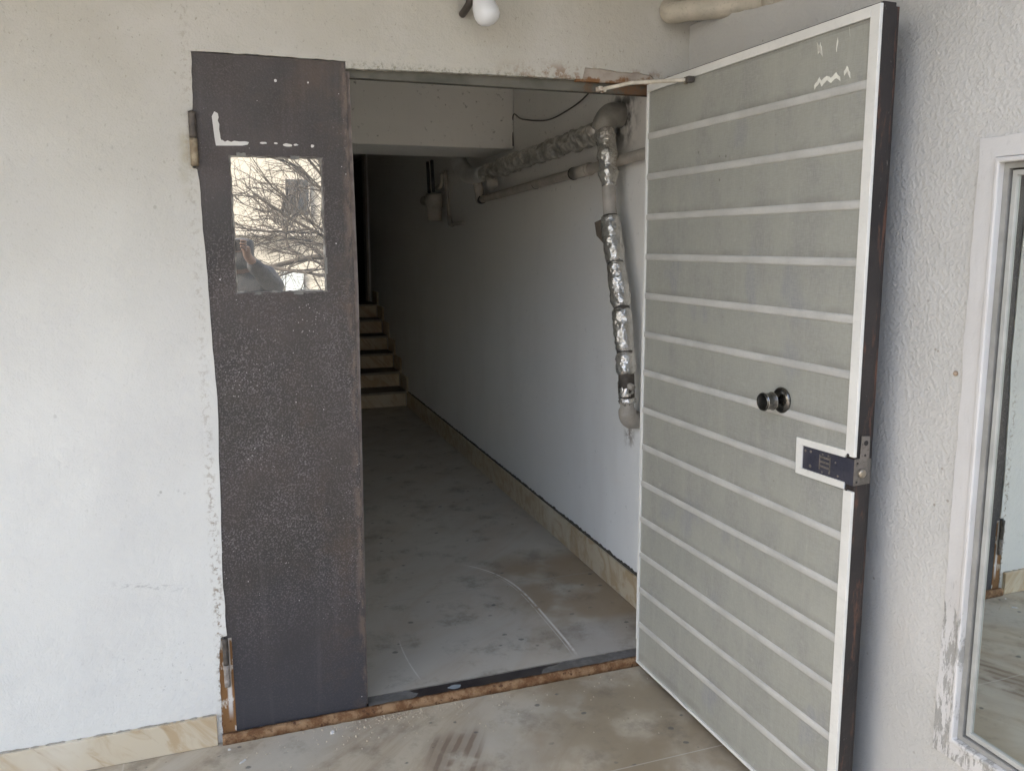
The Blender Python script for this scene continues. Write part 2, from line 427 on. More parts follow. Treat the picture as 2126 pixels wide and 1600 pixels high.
def m_mirror(name, refl, tint, back):
    b = NT(name)
    g = b.t.nodes.new('ShaderNodeBsdfGlossy'); b.put(g.inputs['Color'], tint); b.put(g.inputs['Roughness'], .006)
    b.put(g.inputs['Normal'], b.bump(b.noise(2.2, 2), .10, .004))
    d = b.t.nodes.new('ShaderNodeBsdfDiffuse'); b.put(d.inputs['Color'], b.mix(b.step(b.noise(6, 3), .4, .7), back, tuple(x * 1.3 for x in back)))
    m = b.t.nodes.new('ShaderNodeMixShader')
    dust = b.step(b.noise(30, 5, .7), .55, .8, 0, .10)
    b.put(m.inputs[0], b.ma('SUBTRACT', refl, dust)); b.t.links.new(d.outputs[0], m.inputs[1]); b.t.links.new(g.outputs[0], m.inputs[2])
    b.t.links.new(m.outputs[0], b.out.inputs[0]); return b.m

def m_build():
    b = NT('cream_render_far')
    col = b.mix(b.step(b.noise(.4, 4), .35, .65), (.40, .385, .335), (.36, .345, .30))
    return b.bsdf(col, .9, 0, b.bump(b.noise(6, 4), .3, .02), .1)

FAC = m_facade(); SIDE = m_side(); COR = m_corr(); LEAF = m_dark_leaf(); EDGE = m_door_edge(); PANEL = m_panel()
RUST = m_rust(); PRUST = m_painted_rust(); LINT = m_lintel(); PATCH = m_patch(); MARB = m_marble()
FLO = m_floor(False); FLI = m_floor(True); FOIL = m_foil(); FOILD = m_foil(True); WFR = m_frame()
GLASS = m_mirror('reflective_pane', .90, (.74, .78, .76), (.05, .055, .05))
GLASS2 = m_mirror('mirrored_pane', .70, (.72, .72, .70), (.24, .24, .23))
TRIM = simple('white_plastic_trim', (.68, .68, .64), (.62, .62, .58), 6, .35, 0, .1, 40, .0006, .5, .12)
RIB = simple('pale_rib', (.52, .52, .49), (.43, .43, .405), 7, .36, .1, .3, 60, .0008, .5, .15)
PVC = simple('grimy_pvc', (.46, .42, .37), (.36, .33, .28), 14, .5, 0, .3, 70, .001, .4, .35)
PVC2 = simple('old_white_pipe', (.50, .46, .38), (.40, .37, .30), 10, .5, 0, .4, 60, .002, .4, .4)
BLACK = simple('grime_black', (.02, .018, .016), (.035, .03, .028), 20, .8)
CHROME = simple('black_chrome', (.10, .10, .095), (.20, .19, .18), 25, .22, 1.0, .05, 60, .0005)
CHROMEL = simple('bright_chrome', (.6, .6, .58), (.5, .5, .48), 10, .2, 1.0, .05, 60, .0005)
LOCK = simple('navy_steel_plate', (.035, .037, .055), (.055, .055, .07), 18, .45, .2, .4, 60, .001, .5, .5)
WORNST = simple('worn_grey_steel', (.13, .12, .105), (.20, .18, .16), 40, .5, .4, .5, 70, .002, .5, .5)
THR = simple('black_threshold_paint', (.028, .022, .022), (.05, .043, .04), 12, .5, 0, .4, 50, .002)
THR2 = simple('scuffed_threshold', (.17, .165, .155), (.12, .115, .105), 22, .7, 0, .4, 50, .002, .3, .5)
GREYB = simple('grey_alu', (.36, .36, .34), (.28, .28, .26), 12, .4, .4, .3, 80, .001)
BULBM = simple('frosted_bulb', (.72, .74, .75), (.68, .70, .72), 5, .3, 0, .02, 20, .0002, .5)
PAPER = simple('torn_paper', (.62, .61, .58), (.55, .54, .51), 20, .9)
PUTTY = simple('old_putty', (.12, .11, .10), (.34, .33, .30), 30, .8, 0, .5, 80, .003)
HING = simple('hinge_rust', (.22, .17, .11), (.34, .29, .20), 45, .7, .1, .7, 90, .003, .4, .5)
HINGD = simple('hinge_dark', (.06, .052, .045), (.11, .095, .08), 45, .6, .2, .7, 90, .003, .4, .3)
STAIRM = m_marble('stair_riser_stone')
TREAD = simple('dark_tread_stone', (.085, .075, .06), (.12, .105, .085), 8, .5)
STREET = simple('asphalt', (.20, .195, .185), (.25, .24, .225), 2, .9)
BUILD = m_build()
CONC = simple('porch_concrete', (.42, .40, .36), (.34, .32, .28), 3, .9, 0, .5, 30, .005)
WINDK = simple('far_window_glass', (.03, .035, .04), (.05, .055, .06), 3, .15)
GATEM = simple('pale_blue_gate_paint', (.42, .47, .48), (.38, .43, .45), 3, .6)
BARK = simple('bare_bark', (.03, .026, .022), (.05, .043, .036), 12, .9, 0, .6, 20, .01)
CLOTH = simple('grey_jacket', (.075, .08, .085), (.10, .10, .105), 30, .9)
TROU = simple('dark_trousers', (.03, .032, .045), (.04, .042, .055), 30, .9)
SKIN = simple('skin', (.24, .15, .11), (.20, .125, .09), 30, .5)
WIREM = simple('grey_cable', (.07, .065, .06), (.10, .09, .08), 20, .6)
STAINW = simple('brown_soffit_paint', (.26, .225, .175), (.20, .17, .13), 5, .85, 0, .4, 30, .004)

# ------------------------------------------------------------------ ground, floors
st = obj('ground', boxes((-60, 60, -60, -3.6, -.32, -.15)), STREET); tag(st, 'grey asphalt ground in front of the porch', 'ground', kind='structure')
o = obj('floor', boxes((-6, 2.4, -3.6, .0, -.15, 0.0)), FLO); tag(o, 'grimy beige stone porch floor outside the rusty threshold', 'floor', kind='structure')
o = obj('corridor_floor', boxes((.62, 2.179, .072, 5.08, -.15, .02)), FLI); tag(o, 'grey scratched stone floor inside the corridor', 'floor', kind='structure')

# ------------------------------------------------------------------ facade wall with ragged opening
left = jag([(.486, -.15), (.488, .098), (.490, .229), (.492, .30), (.499, .352)], .018, .0018, 1)
left += jag([(.518, .356), (.515, .546), (.524, .854), (.530, 1.079), (.5255, 1.298), (.523, 1.442), (.518, 1.651), (.516, 1.754), (.512, 1.786)], .03, .0013, 2)
left += jag([(.500, 1.790), (.498, 1.948)], .03, .001, 3)
left += jag([(.509, 1.952), (.512, 2.055), (.514, 2.112)], .02, .0022, 4)
top = jag([(.514, 2.112), (.730, 2.1145), (.946, 2.1125)], .016, .0016, 5)[1:]
top += jag([(.947, 2.092), (1.217, 2.0985), (1.675, 2.1045), (1.722, 2.106)], .011, .0012, 6)
top += jag([(1.731, 2.143), (1.80, 2.142), (1.87, 2.136), (1.93, 2.139), (1.975, 2.133)], .014, .002, 7)
top += jag([(2.0, 2.112), (2.03, 2.09)], .02, .002, 8)
out = [(-6, -.15)] + left + top + [(2.03, -.15), (2.30, -.15), (2.30, 3.0), (-6, 3.0)]
fw = thing('facade_wall', 'cream roller-textured plaster wall around the doorway, with a ragged paint edge', 'wall')
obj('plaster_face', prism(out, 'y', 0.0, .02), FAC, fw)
obj('masonry', boxes((-6, .48, .022, .14, -.15, 3.0), (2.035, 2.175, .022, .14, -.15, 2.72), (.48, 2.035, .052, .14, 2.118, 3.0)), COR, fw)
p = obj('bare_patch', prism(jag([(1.70, 2.098), (1.70, 2.15), (2.02, 2.15), (2.02, 2.104), (1.70, 2.098)], .02, .0015, 9)[:-1], 'y', .006, .0195), PATCH, fw)
p['label'] = 'bare brown mortar patch with rust where plaster fell off'

# door frame
fr = thing('door_frame', 'rusty steel door frame with a low threshold across the doorway', 'door frame')
obj('jamb', boxes((.482, .5305, .0035, .05, .0, .3445)), PRUST, fr)
obj('jamb', boxes((2.0, 2.04, .0215, .07, .03, 2.085)), LINT, fr)
obj('lintel', boxes((.50, 2.04, .0215, .051, 2.070, 2.16)), LINT, fr)
bm = bmesh.new()
N = 160; prof = [(-.022, 0), (-.0235, .017), (-.019, .0275), (-.010, .0305), (-.001, .029), (-.001, 0)]
rings = []
for i in range(N + 1):
    x = .487 + (2.02 - .487) * i / N; ring = []
    for (yy, zz) in prof:
        j = mnoise.noise(Vector((x * 40, yy * 90, zz * 90))) * .0022
        ring.append(bm.verts.new((x, yy + (j if yy < -.002 else 0), zz + (j if zz > .01 else 0))))
    rings.append(ring)
for a, c in zip(rings, rings[1:]):
    for k in range(len(prof)): bm.faces.new((a[k], a[(k + 1) % 6], c[(k + 1) % 6], c[k]))
bm.faces.new(rings[0]); bm.faces.new(rings[-1][::-1])
obj('rust_lip', bm, RUST, fr, smooth=True)
obj('threshold_plate', boxes((.955, 2.0, .0, .062, .0, .0235)), THR, fr, bevel=.004)
bm = prism(jag([(.956, .0005), (1.10, .0005), (1.13, .03), (1.10, .058), (.956, .060)], .012, .003, 11), 'z', .0237, .0248)
obj('scuff', bm, THR2, fr)
bm = prism(jag([(1.58, .004), (1.99, .002), (1.99, .058), (1.70, .060), (1.60, .035)], .014, .004, 12), 'z', .0237, .0248)
obj('scuff', bm, THR2, fr)
bm = prism([(1.262 + .022 * math.cos(a * .5) * (1 + .2 * math.sin(a * 2.3)), .028 + .012 * math.sin(a * .5)) for a in range(12)], 'z', .0240, .0254)
obj('paint_drop', bm, simple('blue_grey_drop', (.30, .34, .36), (.26, .30, .32), 20, .6), fr)
bm = boxes((.955, 2.0, .0625, .0715, .0, .0215))
obj('mortar_strip', bm, simple('mortar_line', (.30, .28, .24), (.22, .20, .17), 30, .9, 0, .6, 70, .003), fr, bevel=.002)

# ------------------------------------------------------------------ fixed narrow leaf
lf = thing('narrow_door_leaf', 'narrow closed dark brown steel door leaf with a small mirrored window', 'door', (.735, .02, 0))
def L(bm):   # world-built mesh into the leaf's space
    bmesh.ops.translate(bm, verts=bm.verts, vec=(-.735, -.02, 0)); return bm
gx0, gx1, gz0, gz1 = .602, .867, 1.427, 1.827
LEAF_m = LEAF
lo = (.5310, .9462, .0045, .034)
# separate narrow strip left, ragged lap under the plaster
bm = boxes((.5310, gx0, .0045, .034, .026, 2.1105), (gx1, .9462, .0045, .034, .026, 2.1105),
           (gx0, gx1, .0045, .034, .026, gz0), (gx0, gx1, .0045, .034, gz1, 2.1105), (.508, .5309, .0045, .034, .345, 2.1105))
bmesh.ops.remove_doubles(bm, verts=bm.verts, dist=1e-5)
lo_ = obj('panel', L(bm), LEAF, lf)
obj('astragal', L(prism([(.9468, .033), (.953, .033), (.9655, 1.43), (.959, 2.086), (.9468, 2.086)], 'y', .0115, .034)), simple('worn_brown_edge', (.16, .135, .12), (.10, .08, .07), 30, .6, 0, .5, 90, .002, .4, .4), lf)
obj('edge_lip', L(prism([(.9467, .034), (.951, .034), (.9535, 1.43), (.9485, 2.08), (.9467, 2.08)], 'y', .0062, .0113)), LEAF, lf)
obj('mirrored_pane', L(boxes((gx0 + .001, gx1 - .001, .0105, .0145, gz0 + .001, gz1 - .001))), GLASS2, lf)
rn = random.Random(5)
bm = bmesh.new()
def ragged_frame(bm, x0, x1, z0, z1, w, y0, y1, seed):
    a = jag([(x0, z0), (x1, z0), (x1, z1), (x0, z1), (x0, z0)], .012, w * .45, seed)[:-1]
    b_ = []
    cx, cz = (x0 + x1) / 2, (z0 + z1) / 2
    A = [bm.verts.new((x, y0, z)) for x, z in a]
    for x, z in a:
        xi = min(max(x, x0 + w), x1 - w); zi = min(max(z, z0 + w), z1 - w)
        b_.append((xi + rn.uniform(-w, w) * .35, zi + rn.uniform(-w, w) * .35))
    B = [bm.verts.new((x, y1, z)) for x, z in b_]
    n = len(A)
    for i in range(n): bm.faces.new((A[i], A[(i + 1) % n], B[(i + 1) % n], B[i]))
ragged_frame(bm, gx0 - .002, gx1 + .002, gz0 - .002, gz1 + .002, .006, .0038, .0100, 13)
obj('glazing_putty', L(bm), PUTTY, lf)
for (x0, x1, z0, z1) in ((.622, .648, 1.826, 1.836), (.775, .800, 1.822, 1.832), (.768, .796, 1.419, 1.430), (.655, .672, 1.421, 1.431), (.864, .872, 1.48, 1.53)):
    obj('glazing_clip', L(prism(jag([(x0, z0), (x1, z0), (x1, z1), (x0, z1), (x0, z0)], .006, .0012, int(x0 * 1e4))[:-1], 'y', .0028, .0044)), simple('clip_paint', (.14, .14, .13), (.20, .20, .18), 30, .7) if not bpy.data.materials.get('clip_paint') else bpy.data.materials['clip_paint'], lf)
# torn paper L
pts = [(.5600, 1.936), (.5675, 1.950), (.577, 1.945), (.5785, 1.934), (.5755, 1.925), (.5795, 1.915), (.5780, 1.90), (.5800, 1.885), (.5805, 1.876), (.583, 1.870), (.585, 1.871), (.592, 1.866), (.600, 1.870), (.609, 1.866), (.618, 1.8695), (.632, 1.868), (.648, 1.869), (.6585, 1.867), (.655, 1.860), (.64, 1.8565), (.61, 1.8555), (.567, 1.8545), (.564, 1.88), (.562, 1.91)]
q = obj('paper_scrap', L(prism(pts, 'y', .0034, .0043)), PAPER, lf); q['label'] = 'torn white L-shaped paper remnant above the little window'
for (cx, cz, w, h, sd) in ((.700, 1.8665, .012, .004, 1), (.767, 1.8625, .014, .006, 2), (.84, 1.862, .006, .005, 3), (.735, 1.8665, .006, .003, 4), (.792, 1.864, .008, .003, 5), (.742, 2.045, .005, .005, 6), (.835, 2.045, .003, .003, 7)):
    pp = [(cx + w * math.cos(a) * rn.uniform(.6, 1.1), cz + h * math.sin(a) * rn.uniform(.6, 1.1)) for a in [k * math.pi / 5 for k in range(10)]]
    obj('paper_crumb', L(prism(pp, 'y', .0036, .0043)), PAPER, lf)
# hinges
def hinge(x, z0, z1, split, ma_, mb_, y=-.007, r=.0105):
    h = obj('hinge', L(tube(bmesh.new(), dens([(x, y, split + .0015), (x, y, z1)], .01), r, 16, .12, 90)), ma_, lf, smooth=True)
    k = obj('knuckle', L(tube(bmesh.new(), dens([(x, y, z0), (x, y, split)], .01), r * 1.03, 16, .12, 90)), mb_, h, smooth=True)
    return h
hinge(.507, 1.795, 1.946, 1.872, HINGD, HING)
hinge(.5115, .190, .348, .262, HINGD, simple('hinge_chipped', (.33, .30, .27), (.20, .17, .14), 60, .7, 0, .7, 90, .003, .4, .5), r=.009)

# ------------------------------------------------------------------ exterior skirting
sk = thing('stone_skirting', 'pale veined stone skirting along the foot of the cream wall left of the door', 'skirting', (-.5, -.01, 0))
xs = [-6, -4.4, -3.2, -2.0, -.80, .474]
for a, b_ in zip(xs, xs[1:]):
    bm = boxes((a + .001, b_ - .001, -.016, -.001, .001, .100)); bmesh.ops.translate(bm, verts=bm.verts, vec=(.5, .01, 0))
    obj('skirting_tile', bm, MARB, sk, bevel=.0015)
tp = jag([(-1.2, .103), (.470, .100)], .012, .0022, 21)
bm = prism([(-1.2, .098)] + tp + [(.470, .098)], 'y', -.0085, .0); bmesh.ops.translate(bm, verts=bm.verts, vec=(.5, .01, 0))
obj('mortar_bead', bm, simple('skirting_mortar', (.40, .38, .33), (.30, .28, .23), 40, .9, 0, .7, 80, .003, .3, .4), sk)

# ------------------------------------------------------------------ open door
A = 1.6007 - math.pi
dr = thing('open_door', 'large door swung open, pale ribbed panels with white trim and dark steel edge', 'door', (1.947, -.03, 0), A)
W = 1.011
obj('steel_core', boxes((.002, W, .0075, .046, .022, 2.099), (.002, W - .010, .0462, .066, .022, 2.094)), EDGE, dr, bevel=.0015)
obj('edge_bead', boxes((W - .0095, W - .003, .0465, .0520, .03, 2.09)), EDGE, dr)
# panel: boards between ribs
zs = [1.1189 + .1345 * k for k in range(-8, 8)]
cut = (.835, .987, 1.048)
def plate_pts():
    return [(.0085, .034), (.984, .034), (.984, .968), (.812, .968), (.812, 1.062), (.984, 1.062), (.984, 2.069), (.0085, 2.069)]
obj('panel', prism(plate_pts(), 'y', .0042, .0073), PANEL, dr)
bm = bmesh.new()
for z in zs:
    if z < .06 or z > 2.0: continue
    segs = [(.009, .9835)]
    if .95 < z + .012 and z - .012 < 1.075: segs = [(.009, .8085)]
    for a, b_ in segs:
        prof = [(.0041, z - .0118), (.0014, z - .0102), (.0002, z - .0070), (-.0004, z), (.0000, z + .0060), (.0014, z + .0088), (.0041, z + .0104)]
        va = [bm.verts.new((a, y, zz)) for y, zz in prof]; vb = [bm.verts.new((b_, y, zz)) for y, zz in prof]
        for i in range(7): bm.faces.new((va[i], va[(i + 1) % 7], vb[(i + 1) % 7], vb[i]))
        bm.faces.new(va); bm.faces.new(vb[::-1])
obj('ribbing', bm, RIB, dr)
TRb = .0012
obj('trim', boxes((.984, 1.0125, -.002, .0072, 1.058, 2.094)), TRIM, dr, bevel=TRb)
obj('trim', boxes((.984, 1.0125, -.002, .0072, .024, .972)), TRIM, dr, bevel=TRb)
obj('trim', boxes((.008, .9835, -.002, .0072, 2.0695, 2.094)), TRIM, dr, bevel=TRb)
obj('trim', boxes((.0, .0075, -.002, .0072, .034, 2.094)), TRIM, dr, bevel=TRb)
obj('trim', boxes((.0, .9835, -.002, .0072, .024, .0335)), TRIM, dr, bevel=TRb)
lk = obj('lock_surround', prism([(.984, .972), (.811, .968), (.809, 1.064), (.9835, 1.070), (.9835, 1.052), (.832, 1.047), (.833, .986), (.984, .990)], 'y', -.0015, .0041), TRIM, dr, bevel=.001)
lp = obj('lock_plate', boxes((.833, 1.010, .0020, .0041, .9865, 1.0515)), LOCK, dr, bevel=.0008)
for (x, z, r) in ((.842, 1.035, .0035), (.862, 1.037, .004), (.862, .999, .0045), (.905, 1.04, .003), (.925, 1.04, .003), (.93, .998, .003), (.905, .994, .003), (.95, 1.03, .0025), (.96, .998, .003)):
    obj('rivet', lathe([(r, 0), (r, .0008), (r * .5, .0016)], (x, .0020, z), (0, -1, 0), 10), WORNST, lp, smooth=True)
bm = bmesh.new()
for zz in (1.006, 1.018, 1.030): box(bm, .897, .930, .0008, .0020, zz, zz + .005)
box(bm, .894, .897, .0006, .0020, 1.000, 1.038); box(bm, .930, .933, .0006, .0020, 1.000, 1.038)
obj('lock_slot', bm, WORNST, lp)
# latch plate on the door's end face
la = obj('latch_plate', prism([(.0002, .988), (.050, .990), (.050, 1.052), (.044, 1.053), (.043, 1.108), (.018, 1.110), (.016, 1.055), (.0002, 1.054)], 'x', W + .0012, W + .004), WORNST, dr, bevel=.0008)
obj('latch_bolt', lathe([(.011, 0), (.011, .004), (.009, .0065), (.003, .007)], (W + .004, .022, 1.018), (1, 0, 0), 20), simple('brass_bolt', (.34, .30, .24), (.28, .25, .2), 40, .35, .7), la, smooth=True)
for (y, z, r) in ((.031, 1.092, .0065), (.030, 1.062, .003), (.008, 1.044, .003), (.008, .997, .003)):
    obj('screw_hole', lathe([(r, 0), (r, .0006)], (W + .0041, y, z), (1, 0, 0), 14), BLACK, la)
for z in (1.060, .976):
    obj('screw', lathe([(.0045, 0), (.0045, .0008), (.002, .0012)], (.994, -.0021, z), (0, -1, 0), 14), BLACK, dr)
# knob
kb = thing('x', 'x', 'x'); bpy.data.objects.remove(kb)
kn = obj('knob', lathe([(.010, .008), (.010, .026), (.0235, .028), (.0245, .031), (.0225, .034), (.0225, .054), (.0245, .057), (.0240, .061), (.0215, .063), (.018, .0615), (.001, .061)], (.741, .0, 1.150), (0, -1, 0), 40), CHROME, dr, smooth=True)
obj('rosette', lathe([(.035, .0), (.0355, .003), (.032, .007), (.020, .0095), (.012, .0105)], (.741, .003, 1.150), (0, -1, 0), 40), CHROME, kn, smooth=True)
obj('knob_ring', lathe([(.0236, .0), (.0252, .0015), (.0236, .003)], (.741, -.0560, 1.150), (0, -1, 0), 40), CHROMEL, kn, smooth=True)
obj('knob_ring', lathe([(.0236, .0), (.0250, .0015), (.0236, .003)], (.741, -.0285, 1.150), (0, -1, 0), 40), CHROMEL, kn, smooth=True)
# glue and paint smears
GLUE = simple('dried_glue', (.74, .74, .66), (.64, .64, .57), 40, .8)
for i, line in enumerate(([(.808, 2.050), (.812, 2.030), (.821, 2.043), (.828, 2.022)], [(.879, 2.045), (.876, 2.022)],
                          [(.806, 1.948), (.823, 1.963), (.831, 1.951), (.848, 1.963), (.862, 1.954), (.880, 1.962), (.893, 1.953)], [(.905, 1.963), (.914, 1.972), (.925, 1.953)],
                          [(.915, 2.060), (.917, 2.048)])):
    up = [(x, z + .005 + .002 * ((k * 7) % 3)) for k, (x, z) in enumerate(line)]; dn = [(x + .002, z - .005) for x, z in reversed(line)]
    poly = jag(up + dn + [up[0]], .006, .0016, 40 + i)[:-1]
    obj('glue_smear', prism(poly, 'y', .0034, .0041), GLUE, dr)

# door stay
sy = thing('door_stay', 'thin white metal stay rod between the lintel corner and the open door top', 'door stay', (1.80, -.01, 2.085))
def Q(bm, o=(1.80, -.01, 2.085)):
    bmesh.ops.translate(bm, verts=bm.verts, vec=(-o[0], -o[1], -o[2])); return bm
obj('rod', Q(tube(bmesh.new(), dens([(1.792, -.010, 2.076), (1.86, -.085, 2.086), (1.937, -.295, 2.062)], .03), .0062, 12)), simple('rod_paint', (.62, .58, .50), (.5, .46, .38), 40, .5, 0, .3, 80, .001), sy, smooth=True)
obj('bracket', Q(boxes((1.775, 1.79, -.016, .012, 2.070, 2.084), (1.793, 1.802, -.018, .012, 2.066, 2.080))), simple('bracket_white', (.6, .57, .5), (.35, .25, .17), 60, .6), sy, bevel=.002)
obj('pivot', Q(boxes((1.930, 1.9515, -.318, -.300, 2.052, 2.070))), HINGD, sy, bevel=.002)
obj('pivot_pin', Q(lathe([(.006, 0), (.006, .02)], (1.937, -.292, 2.050), (0, 0, 1), 12)), simple('pin', (.3, .27, .2), (.2, .17, .12), 60, .5, .6), sy, smooth=True)

# ------------------------------------------------------------------ side wall, window
WY0, WY1, WZ0, WZ1 = -1.204, -2.35, .376, 1.786
sw = thing('side_wall', 'greyish white orange-peel plaster wall at right angles to the facade, with a window', 'wall', (2.2, -1.7, 0))
def SW(bm, o=(2.2, -1.7, 0)):
    bmesh.ops.translate(bm, verts=bm.verts, vec=(-o[0], -o[1], -o[2])); return bm
ptop = jag([(-.001, 2.303), (-.16, 2.292), (-.45, 2.256), (-.8, 2.235), (-3.6, 2.235)], .03, .002, 31)
body = [(-.001, -.15)] + ptop + [(-3.6, -.15)]
bm = bmesh.new()
def wp(poly): prism(poly, 'x', 2.121, 2.36, bm)
up = ptop
wp([(-.001, -.15)] + [p_ for p_ in ptop if p_[0] > WY0] + [(WY0, 2.235), (WY0, -.15)])
wp([(WY0, WZ1), (WY0, 2.235), (WY1, 2.235), (WY1, WZ1)])
wp([(WY0, -.15), (WY0, WZ0), (WY1, WZ0), (WY1, -.15)])
wp([(WY1, -.15), (WY1, 2.235), (-3.6, 2.235), (-3.6, -.15)])
bmesh.ops.remove_doubles(bm, verts=bm.verts, dist=1e-5)
# drop internal faces
for f in [f for f in bm.faces if all(abs(v.co.y - WY0) < 1e-4 for v in f.verts)]:
    zc = f.calc_center_median().z
    if zc < WZ0 or zc > WZ1: bm.faces.remove(f)
obj('plaster', SW(bm), SIDE, sw)
obj('nail', SW(lathe([(.0055, 0), (.006, .003), (.003, .006)], (2.1210, -1.182, 1.276), (-1, 0, 0), 12)), simple('rusty_nail', (.40, .33, .26), (.25, .17, .1), 80, .6), sw, smooth=True)

wn = thing('window', 'reflective window with chipped white painted frame in the right side wall', 'window', (2.14, -1.777, 1.08))
def WN(bm, o=(2.14, -1.777, 1.08)):
    bmesh.ops.translate(bm, verts=bm.verts, vec=(-o[0], -o[1], -o[2])); return bm
def ring(y0, y1, z0, z1, w, x0, x1, jagamp=0, seed=0):
    """rectangular ring, y0>y1, width w inward"""
    bm = bmesh.new()
    o_ = [(y0, z0), (y0, z1), (y1, z1), (y1, z0)]
    if jagamp: o_ = jag(o_ + [o_[0]], .05, jagamp, seed)[:-1]
    i_ = [(min(max(y, y1 + w), y0 - w), min(max(z, z0 + w), z1 - w)) for y, z in o_]
    n = len(o_)
    V = [[bm.verts.new((x, y, z)) for y, z in P] for x, P in ((x0, o_), (x0, i_), (x1, i_), (x1, o_))]
    for k in range(4):
        a, b2 = V[k], V[(k + 1) % 4]
        for j in range(n):
            try: bm.faces.new((a[j], a[(j + 1) % n], b2[(j + 1) % n], b2[j]))
            except ValueError: pass
    bmesh.ops.remove_doubles(bm, verts=bm.verts, dist=1e-5)
    return bm
f1 = obj('frame', WN(ring(WY0 + .002, WY1, WZ0 - .002, WZ1 + .002, .0435, 2.1135, 2.170, .0028, 51)), WFR, wn, bevel=.0015)
obj('frame_bead', WN(ring(WY0 - .0420, WY1 + .042, WZ0 + .042, WZ1 - .042, .0115, 2.1085, 2.170, .0010, 52)), WFR, f1, bevel=.003)
obj('sash_track', WN(ring(WY0 - .0540, WY1 + .054, WZ0 + .054, WZ1 - .054, .0120, 2.1250, 2.171)), GREYB, f1)
obj('rubber_seal', WN(ring(WY0 - .0663, WY1 + .0663, WZ0 + .0663, WZ1 - .0663, .0030, 2.136, 2.172)), BLACK, f1)
obj('sash', WN(ring(WY0 - .0695, WY1 + .0695, WZ0 + .0695, WZ1 - .0695, .0110, 2.1310, 2.168)), simple('sash_alu', (.42, .43, .41), (.34, .35, .33), 12, .4, .2, .3, 80, .001), wn, bevel=.001)
obj('glass', WN(boxes((2.1370, 2.141, WY1 + .081, WY0 - .081, WZ0 + .081, WZ1 - .081))), GLASS, wn)

# recess above the side wall, and its pipe
o = obj('upper_wall', boxes((2.52, 2.75, -3.6, -.001, 1.9, 3.0)), STAINW); tag(o, 'brown stained set-back wall above the right side wall top', 'wall')
pp = thing('drain_pipe', 'thick old white pipe bending out of the facade above the right wall', 'pipe', (2.15, 0, 2.35))
def DP(bm): bmesh.ops.translate(bm, verts=bm.verts, vec=(-2.15, 0, -2.35)); return bm
path = smoothpath([(2.19, .06, 2.420), (2.065, .020, 2.372), (2.030, -.035, 2.330), (2.060, -.11, 2.322), (2.122, -.20, 2.312), (2.17, -.31, 2.300), (2.22, -.47, 2.292), (2.30, -.75, 2.285)], 6)
obj('pipe', DP(tube(bmesh.new(), path, .034, 24, .06, 40)), PVC2, pp, smooth=True)
obj('collar', DP(tube(bmesh.new(), [(2.185, -.352, 2.297), (2.197, -.388, 2.2955)], .041, 20)), PVC2, pp, smooth=True)

# ------------------------------------------------------------------ bulb
bu = thing('bare_bulb', 'unlit white round bulb in a dark socket on the wall above the doorway', 'lamp', (1.33, -.05, 2.30))
def BU(bm): bmesh.ops.translate(bm, verts=bm.verts, vec=(-1.33, .05, -2.30)); return bm
ax = Vector((.032, -.022, -.085)).normalized()
O = Vector((1.358, -.10, 2.262))
prof = []
for k in range(0, 15):
    t = k / 14; a = math.pi * (1 - t)
    prof.append((.0395 * math.sin(a * .80 + 0) if False else 0, 0))
prof = [(.013, -.075), (.016, -.060), (.026, -.040), (.0345, -.022), (.0385, -.006), (.0395, .006), (.037, .020), (.030, .031), (.018, .038), (.004, .0405)]
obj('bulb', BU(lathe(prof, O, ax, 36)), BULBM, bu, smooth=True)
obj('socket', BU(lathe([(.020, -.125), (.021, -.10), (.0215, -.074), (.019, -.055), (.016, -.052)], O + Vector((-.004, .004, 0)), ax, 24)), simple('bakelite', (.03, .024, .02), (.05, .04, .032), 20, .4), bu, smooth=True)
obj('wall_arm', BU(tube(bmesh.new(), smoothpath([(1.312, -.001, 2.275), (1.314, -.04, 2.282), (1.318, -.066, 2.30), (1.318, -.068, 2.36)], 5), .0115, 12)), bpy.data.materials['bakelite'], bu, smooth=True)

# ------------------------------------------------------------------ corridor
cw = thing('corridor_wall', 'dim grey-white distempered wall along the right side of the corridor', 'wall', (2.25, 4, 0))
def CWM(bm, o=(2.25, 4, 0)): bmesh.ops.translate(bm, verts=bm.verts, vec=(-o[0], -o[1], -o[2])); return bm
bm = boxes((2.179, 2.36, .0205, 7.04, -.15, 2.72))
cobj = obj('wall_face', bm, COR); cobj.parent = cw; cobj.matrix_parent_inverse = Matrix.Translation((-2.25, -4, 0))
o = obj('corridor_side_wall', boxes((.40, .62, .142, 9.6, -.15, 2.72)), COR); tag(o, 'grey-white wall along the left of the corridor, behind the narrow leaf', 'wall')
o = obj('beam', boxes((.622, 2.1785, 1.98, 2.50, 2.104, 2.60)), COR, bevel=.006); tag(o, 'deep pale ceiling beam crossing the corridor behind the lintel', 'beam')
o = obj('corridor_ceiling', boxes((.622, 2.1785, .142, 9.6, 2.602, 2.72)), COR); tag(o, 'dim plaster ceiling of the corridor above the beam', 'ceiling')
bw = thing('end_wall', 'dark end wall above the stairs with a black doorway', 'wall', (1.4, 7.1, .88))
def EW(bm): bmesh.ops.translate(bm, verts=bm.verts, vec=(-1.4, -7.1, -.88)); return bm
obj('wall_face', EW(boxes((.622, .9, 7.05, 7.2, .5, 2.60), (2.160, 2.36, 7.05, 7.2, .5, 2.60))), COR, bw)
obj('door_casing', EW(boxes((2.136, 2.1595, 7.035, 7.2, .9, 2.60))), simple('casing', (.42, .40, .36), (.36, .34, .30), 8, .6), bw)
